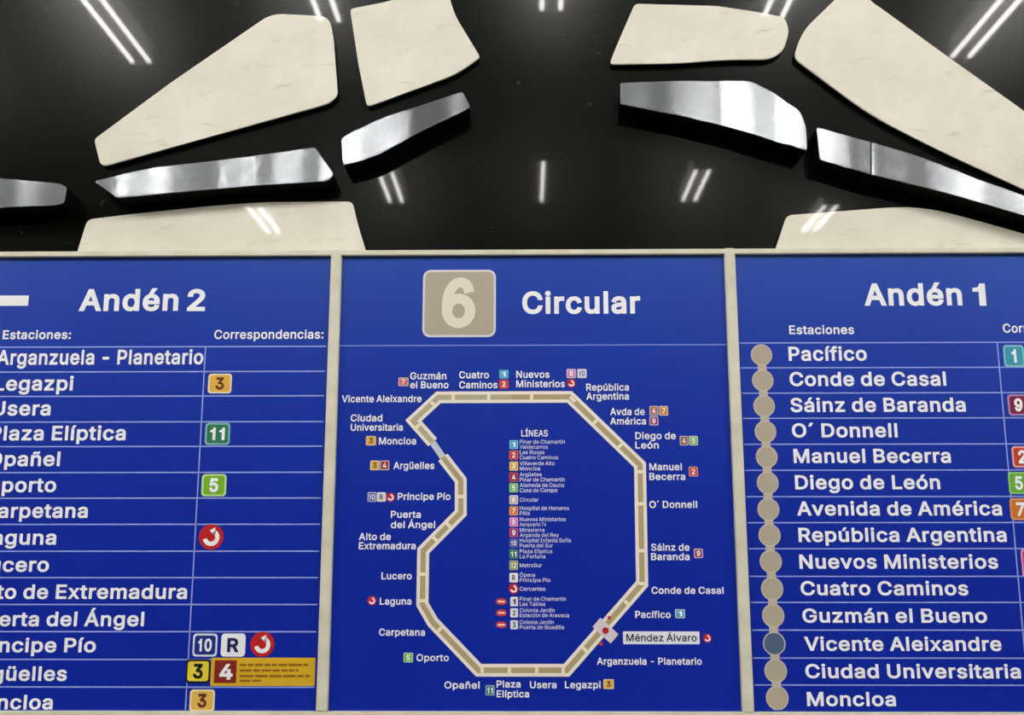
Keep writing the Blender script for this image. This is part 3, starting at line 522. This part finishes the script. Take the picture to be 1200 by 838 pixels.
rowsR = [('Pacífico', 924.4, 1016, 423), ('Conde de Casal', 925.5, 1109, 452.6), ('Sáinz de Baranda', 926.5, 1132, 483), ("O´ Donnell", 928.3, 1052, 512.8),
         ('Manuel Becerra', 930.2, 1114.5, 542.7), ('Diego de León', 932, 1102, 573.6), ('Avenida de América', 934, 1174.5, 604.3),
         ('República Argentina', 936, 1180, 635.2), ('Nuevos Ministerios', 937, 1170, 666.5), ('Cuatro Caminos', 938.5, 1135, 697.7),
         ('Guzmán el Bueno', 940.5, 1157, 729.8), ('Vicente Aleixandre', 942.7, 1174, 762.8), ('Ciudad Universitaria', 944, 1196.5, 794.8), ('Moncloa', 946, 1050, 827.5)]
for s, a, b, base in rowsR:
    label_text(R_, 'station_name', [(s, a, b, base, 16.6)], bold=.021)
dots = [(892.3, 416), (893.8, 446), (895.4, 476), (897, 506), (898.4, 535.5), (899.6, 566), (900.4, 597), (901.8, 627.3), (903.2, 658), (904.8, 690), (906, 721.5), (907.2, 754.3), (909, 786.3), (910.8, 818)]
pr = Print(Y1); Ps = [A(*d) for d in dots]; pr.band([Ps[0]]+Ps[1:]+[(Ps[-1][0], zb+.003)], .0165); pr.build('line_bar', (188, 179, 162), R_)
for i, (x, z) in enumerate(Ps):
    r = .0205; pr = Print(Y2); pr.disc(x, z, r, r*1.02); d = pr.build('station_dot', (196, 188, 172), R_)
    pr = Print(Y3); pr.disc(x, z, r*.90, r*.92)
    pr.build('dot_fill', (78, 96, 128) if i == 11 else TAN, d)
    if i == 11: d['label'] = 'blue grey station dot with pale ring'
badge(R_, 1174.8, 404.5, 1201.5, 430, (52, 152, 176), '1', rim=(132, 192, 206), tw=.22)
badge(R_, 1180, 462.3, 1206.5, 487, (126, 24, 60), '9', rim=(176, 140, 190), tw=.40)
badge(R_, 1184.8, 523, 1211, 548, (196, 62, 36), '2', rim=(222, 170, 170), tw=.40)
badge(R_, 1180.5, 553.2, 1207, 579, (100, 172, 46), '5', rim=(140, 196, 120), tw=.38)
badge(R_, 1182.5, 584, 1209, 609.5, (202, 112, 34), '7', rim=(214, 150, 96), tw=.40)
badge(R_, 1195.5, 643.5, 1222, 677, (196, 60, 120), '8', rim=(226, 150, 190), tw=.40)

# ------------------------------------------------------------------ centre panel
C, ca, cb = panel(xl, xr, 'middle blue panel with the circular line map')
badge(C, 496, 316.5, 581, 395, TAN, None, rim=(214, 214, 222), name='line_emblem', r=.11, rw=.032)
em = C.children[-1]
pr = Print(Y3); xa, z = A(517.5, 384); xb, _ = A(557, 384); text(pr, '6', xa, xb, z, A(517.5, 325.5)[1]-z, .026); pr.build('numeral', CREAM, em)
label_text(C, 'title', [('Circular', 612, 750.5, 368, 26.3)], bold=.026)
pr = Print(Y1); z = A(620, 404.6)[1]; pr.rect(ca, z-.001, cb, z+.001); pr.build('heading_line', (124, 144, 216), C)
ring = [(514, 465.7), (667.5, 465.2), (750, 545), (752.5, 684), (664, 785.5), (561, 785.5), (507, 729), (495, 708), (496, 645.5), (540, 601), (540, 563), (519, 536)]
tail = [(507, 518.5), (484.5, 493), (514, 465.7), (600, 465.5)]
wpx = A(614, 600)[0]-A(600, 600)[0]
def route(line, wd, y, name, color, parent):
    pr = Print(y); pr.band([A(*p) for p in line], wd); return pr.build(name, color, parent)
ro = route(ring, wpx, Y1, 'route_outline', (236, 229, 220), C)
route(tail, wpx, Y1-.0001, 'route_outline', (236, 229, 220), C)
route([(507, 518.5), (519, 536)], wpx*.55, Y1, 'route_outline', (196, 204, 214), C)
route(ring, wpx*.44, Y2, 'route_band', (176, 160, 122), C)
route(tail, wpx*.44, Y2-.0001, 'route_band', (184, 172, 144), C)
ticks = [(531, 465.6, 90), (572.7, 465.6, 90), (623, 465.4, 90), (671, 468, 130), (697, 495, 45), (726, 523, 45), (750, 553, 0), (750.8, 590.5, 0), (752, 645.5, 0), (752.5, 684, 0),
         (735, 707, -45), (686, 762, -48), (660, 785.5, 90), (629, 785.5, 90), (597, 785.5, 90), (565, 785.5, 90), (515, 738, 48), (495, 704, 0), (495.5, 673, 0), (510, 632, -45), (526, 616, -45), (540, 582, 0), (508, 474, -45), (489, 500, 45)]
for x, y, a in ticks:
    cx, cz = A(x, y); t = math.radians(a); hl, hw = wpx*.30, wpx*.14
    ux, uz = math.cos(t), math.sin(t); pr = Print(Y3)
    pr.poly([(cx+sx*hl*ux-sz*hw*uz, cz+sx*hl*uz+sz*hw*ux) for sx, sz in ((-1, -1), (1, -1), (1, 1), (-1, 1))]); pr.build('station_tick', (238, 230, 204), C)
# you-are-here marker: a pale tilted tab across the ring with a red dot
cx, cz = A(709.5, 739); ang = math.radians(48); pr = Print(Y3)
ux, uz = math.cos(ang), math.sin(ang)
pr.poly([(cx+a*ux-b*uz, cz+a*uz+b*ux) for a, b in ((-.011, -.022), (.011, -.022), (.011, .022), (-.011, .022))]); yh = pr.build('location_marker', (216, 206, 214), C)
pr = Print(Y4); pr.disc(cx, cz, .006); pr.build('marker_dot', (178, 30, 26), yh)
for x, y in ((704.5, 754.5), (714, 724)):
    px_, pz_ = A(x, y); pr = Print(Y4); pr.disc(px_, pz_, .0034); pr.build('marker_dot', (186, 66, 50), yh)

H = 8.3
names = [
    [('Guzmán', 480.7, 523, 444.7), ('el Bueno', 480.7, 525.6, 455.2)],
    [('Cuatro', 538, 573, 443.5), ('Caminos', 538, 583, 455.2)],
    [('Nuevos', 605, 644, 443), ('Ministerios', 605, 662, 454)],
    [('República', 687, 737, 458), ('Argentina', 687, 737, 468.5)],
    [('Avda de', 715, 755.5, 486.6), ('América', 715, 757, 497.7)],
    [('Diego de', 744.5, 792, 514.8), ('León', 744.5, 772, 525.8)],
    [('Manuel', 761, 799, 551.2), ('Becerra', 761, 803, 562.6)],
    [("O´ Donnell", 761, 817, 595.4)],
    [('Sáinz de', 763, 808, 645.5), ('Baranda', 763, 808, 656.5)],
    [('Conde de Casal', 763.5, 848, 696)],
    [('Pacífico', 744.5, 786, 724.3)],
    [('Arganzuela - Planetario', 699.5, 822.5, 779)],
    [('Legazpi', 662, 704, 806.6)],
    [('Usera', 621, 652, 806.6)],
    [('Plaza', 582, 610, 805.8), ('Elíptica', 582, 620, 817.3)],
    [('Opañel', 520.7, 562, 807)],
    [('Oporto', 488, 526, 774.8)],
    [('Carpetana', 444, 498, 745)],
    [('Laguna', 445, 482, 708.7)],
    [('Lucero', 447, 482.5, 679)],
    [('Alto de', 420.5, 458, 633), ('Extremadura', 420.5, 487, 643.8)],
    [('Puerta', 458, 493, 607), ('del Ángel', 458, 510, 619)],
    [('Príncipe Pío', 466, 528, 586)],
    [('Argüelles', 461, 509, 549.8)],
    [('Moncloa', 444, 487.6, 521)],
    [('Ciudad', 411, 448, 494), ('Universitaria', 411, 472, 505)],
    [('Vicente Aleixandre', 400.5, 494, 471.6)]]
for n in names:
    label_text(C, 'station_name', [(s, a, b, y, H) for s, a, b, y in n], bold=.016)
b = badge(C, 730, 740, 820, 755, (232, 236, 246), name='station_plate', r=.03)
b['label'] = 'white plate with dark lettering'
pr = Print(Y3); xa, z = A(734, 751.6); xb, _ = A(816.5, 751.6); text(pr, 'Méndez Álvaro', xa, xb, z, A(734, 743)[1]-z, .012); pr.build('station_name', (22, 24, 40), b)
def mini(x0, y0, x1, y1, fill, t, rim=None, tc=WHITE):
    badge(C, x0, y0, x1, y1, fill, t, rim=rim, tc=tc, name='line_badge', r=.12, tw=.62 if len(t or '') > 1 else .38, th=.58, bold=.02)
CY, RD, YL, BR, GR, OR, PK, PU, NV, DG, OL = (84, 172, 206), (204, 66, 52), (224, 178, 74), (160, 48, 46), (120, 190, 92), (214, 132, 52), (214, 130, 190), (160, 60, 110), (70, 84, 160), (56, 128, 96), (150, 158, 92)
LW = (216, 214, 216)
mini(467, 442.5, 478.5, 452.5, (214, 110, 110), '7', LW)
mini(585, 433.5, 596, 443.5, CY, '1'); mini(585, 445, 596, 455.5, RD, '2')
mini(664, 432.5, 675, 443, PK, '8', LW); mini(676.5, 432.5, 687.5, 443, (220, 220, 230), '10', tc=NV); swirl(C, 669.5, 449.2, 5.2)
mini(761, 475.8, 771.5, 487, (176, 110, 92), '4', LW); mini(772.5, 475.8, 783, 487, OR, '7', LW); mini(761, 488.2, 771.5, 498.5, PU, '9', LW)
mini(796.5, 511, 806.5, 522, (150, 100, 70), '4', LW); mini(807.5, 511, 818, 522, GR, '5', LW)
mini(807, 547, 818, 558.5, RD, '2', (214, 170, 150))
mini(813, 643, 824, 654, PU, '9', LW)
mini(791, 714, 803, 724.5, CY, '1', LW)
swirl(C, 829, 748, 5.2)
mini(707, 796, 719.5, 807.5, YL, '3', (236, 214, 170), (60, 50, 50))
mini(569, 803, 579.5, 815, (70, 130, 130), '11', (150, 190, 190))
mini(473, 765, 484, 776.3, GR, '5', (200, 220, 190))
swirl(C, 436, 704, 5.4)
mini(431, 577, 441, 588, NV, '10', LW); mini(442, 577, 452, 588, (226, 226, 232), 'R', tc=(20, 24, 70)); swirl(C, 457.8, 582.8, 5.4)
mini(434, 539.8, 444.5, 551, YL, '3', (226, 210, 180), (60, 50, 50)); mini(445.5, 539.8, 456, 551, BR, '4', LW)
mini(429, 511, 440.5, 522, YL, '3', (226, 204, 160), (60, 50, 50))

# legend of all the lines
label_text(C, 'legend_title', [('LÍNEAS', 611, 642, 511.6, 7.6)], bold=.012)
leg = [(516, 526, CY, '1', [('Pinar de Chamartín', 662), ('Valdecarros', 642)]),
       (528, 538.5, RD, '2', [('Las Rosas', 638), ('Cuatro Caminos', 654)]),
       (541, 551.5, YL, '3', [('Villaverde Alto', 650), ('Moncloa', 633)]),
       (554, 564.5, BR, '4', [('Argüelles', 635), ('Pinar de Chamartín', 662)]),
       (566.5, 577, GR, '5', [('Alameda de Osuna', 661), ('Casa de Campo', 653)]),
       (580.5, 591, (190, 184, 176), '6', [('Circular', 631)]),
       (593.5, 604, OR, '7', [('Hospital de Henares', 667), ('Pitis', 621)]),
       (606.5, 617, PK, '8', [('Nuevos Ministerios', 663), ('Aeropuerto T4', 640)]),
       (619, 629.5, PU, '9', [('Mirasierra', 638), ('Arganda del Rey', 655)]),
       (631.5, 641.5, NV, '10', [('Hospital Infanta Sofía', 669), ('Puerta del Sur', 648)]),
       (644, 654.5, DG, '11', [('Plaza Elíptica', 647), ('La Fortuna', 639)]),
       (657, 668, OL, '12', [('MetroSur', 635)]),
       (671.5, 682.5, (232, 232, 238), 'R', [('Ópera', 627), ('Príncipe Pío', 645)]),
       (684.5, 695.5, None, '', [('Cercanías', 639)]),
       (699.5, 710.5, (226, 228, 232), '1', [('Pinar de Chamartín', 663), ('Las Tablas', 639)]),
       (713, 723.5, (226, 228, 232), '2', [('Colonia Jardín', 650), ('Estación de Aravaca', 667)]),
       (727, 737.5, (226, 228, 232), '3', [('Colonia Jardín', 649), ('Puerta de Boadilla', 661)])]
for y0, y1, c, t, ln in leg:
    mid = (y0+y1)/2
    if c is None: swirl(C, 602, mid, 6)
    else:
        whiteb = c[0] > 224 and c[2] > 224
        mini(597 if y0 < 699 else 598, y0, 607, y1, c, t, None if whiteb else tuple(min(255, v+40) for v in c), (40, 40, 60) if whiteb else WHITE)
    if y0 > 699:
        x, z = A(587.5, mid); k = A(594, mid)[0]-x
        pr = Print(Y1); pr.disc(x, z, k, k*.6); o = pr.build('light_rail_badge', (200, 60, 60), C)
        pr = Print(Y2); pr.rrect(x-k*.62, z-k*.17, x+k*.62, z+k*.17, k*.1); pr.build('white_bar', (236, 206, 200), o)
    L2 = [(s, 609, e, (mid+2.3 if len(ln) == 1 else (mid-.9, mid+5.1)[i]), 4.6) for i, (s, e) in enumerate(ln)]
    label_text(C, 'legend_text', L2, (206, 212, 240), bold=.008)

# ------------------------------------------------------------------ twin-tube ceiling lights, mirrored in the polished wall; outer ones added for more light
LZ = 4.5
white_m = mat('grey_enamel_housing', rgb(60, 60, 60), 0.5)
tube_m = bpy.data.materials.new('fluorescent_tube'); tube_m.use_nodes = True
_b = tube_m.node_tree.nodes['Principled BSDF']; _b.inputs['Base Color'].default_value = (0.9, 0.9, 0.9, 1)
_b.inputs['Emission Color'].default_value = (1.0, 0.975, 0.915, 1); _b.inputs['Emission Strength'].default_value = TUBE
def mirror_y(px, py):      # distance from the wall of a lamp seen at this point of the wall's mirror image
    return 2.0-(LZ-EYE.z)/ray(px, py).z
def ceiling_light(x, y0, y1, label, group='tube ceiling lights', tubes=(-1, 1)):
    ya, yb = min(y0, y1), max(y0, y1)
    t = empty('ceiling_light', (x, (ya+yb)/2, CEIL), label, 'ceiling light', group)
    bm = bmesh.new(); add_box(bm, x-.13, x+.13, ya-.04, yb+.04, CEIL-.055, CEIL, .006)
    recentre(obj('housing', bm_mesh(bm, 'housing'), white_m, t))
    for s in tubes:
        bm = bmesh.new(); add_cyl(bm, (x+s*.052, ya, LZ), (x+s*.052, yb, LZ), .013)
        recentre(obj('tube', bm_mesh(bm, 'tube'), tube_m, t))
    bm = bmesh.new()
    for y in (ya-.012, yb+.012): add_box(bm, x-.08, x+.08, y-.012, y+.012, LZ-.02, CEIL-.05, .003)
    recentre(obj('end_socket', bm_mesh(bm, 'end_socket'), white_m, t))
off, sp = 0.15, 1.26
where = {-2: 'far left', -1: 'left of centre', 0: 'centre', 1: 'right of centre', 2: 'far right'}
for k in range(-6, 7):  # lights outside the middle five are unseen, added to brighten the wall
    x = off+sp*k
    near = mirror_y(616, 69 if abs(k) >= 2 else (22 if k else 10)); far = mirror_y(616, 235 if abs(k) < 2 else 271)
    ceiling_light(x, near, near+1.2, ('near-row twin tube ceiling light mirrored at the top, %s' % where[k]) if k in where else 'unseen twin tube light added to the near row for brightness, beyond the mirrored view')
    if k in (-4, -3, 3): continue
    ceiling_light(x, far, far+(.95 if k == 0 else .75), ('second-row %s ceiling light mirrored just above the panels, %s' % ('twin tube' if k else 'single tube', where[k])) if k in where else 'unseen twin tube light added to the second row for brightness, beyond the mirrored view',
                  tubes=(-1, 1) if k else (-.1,))
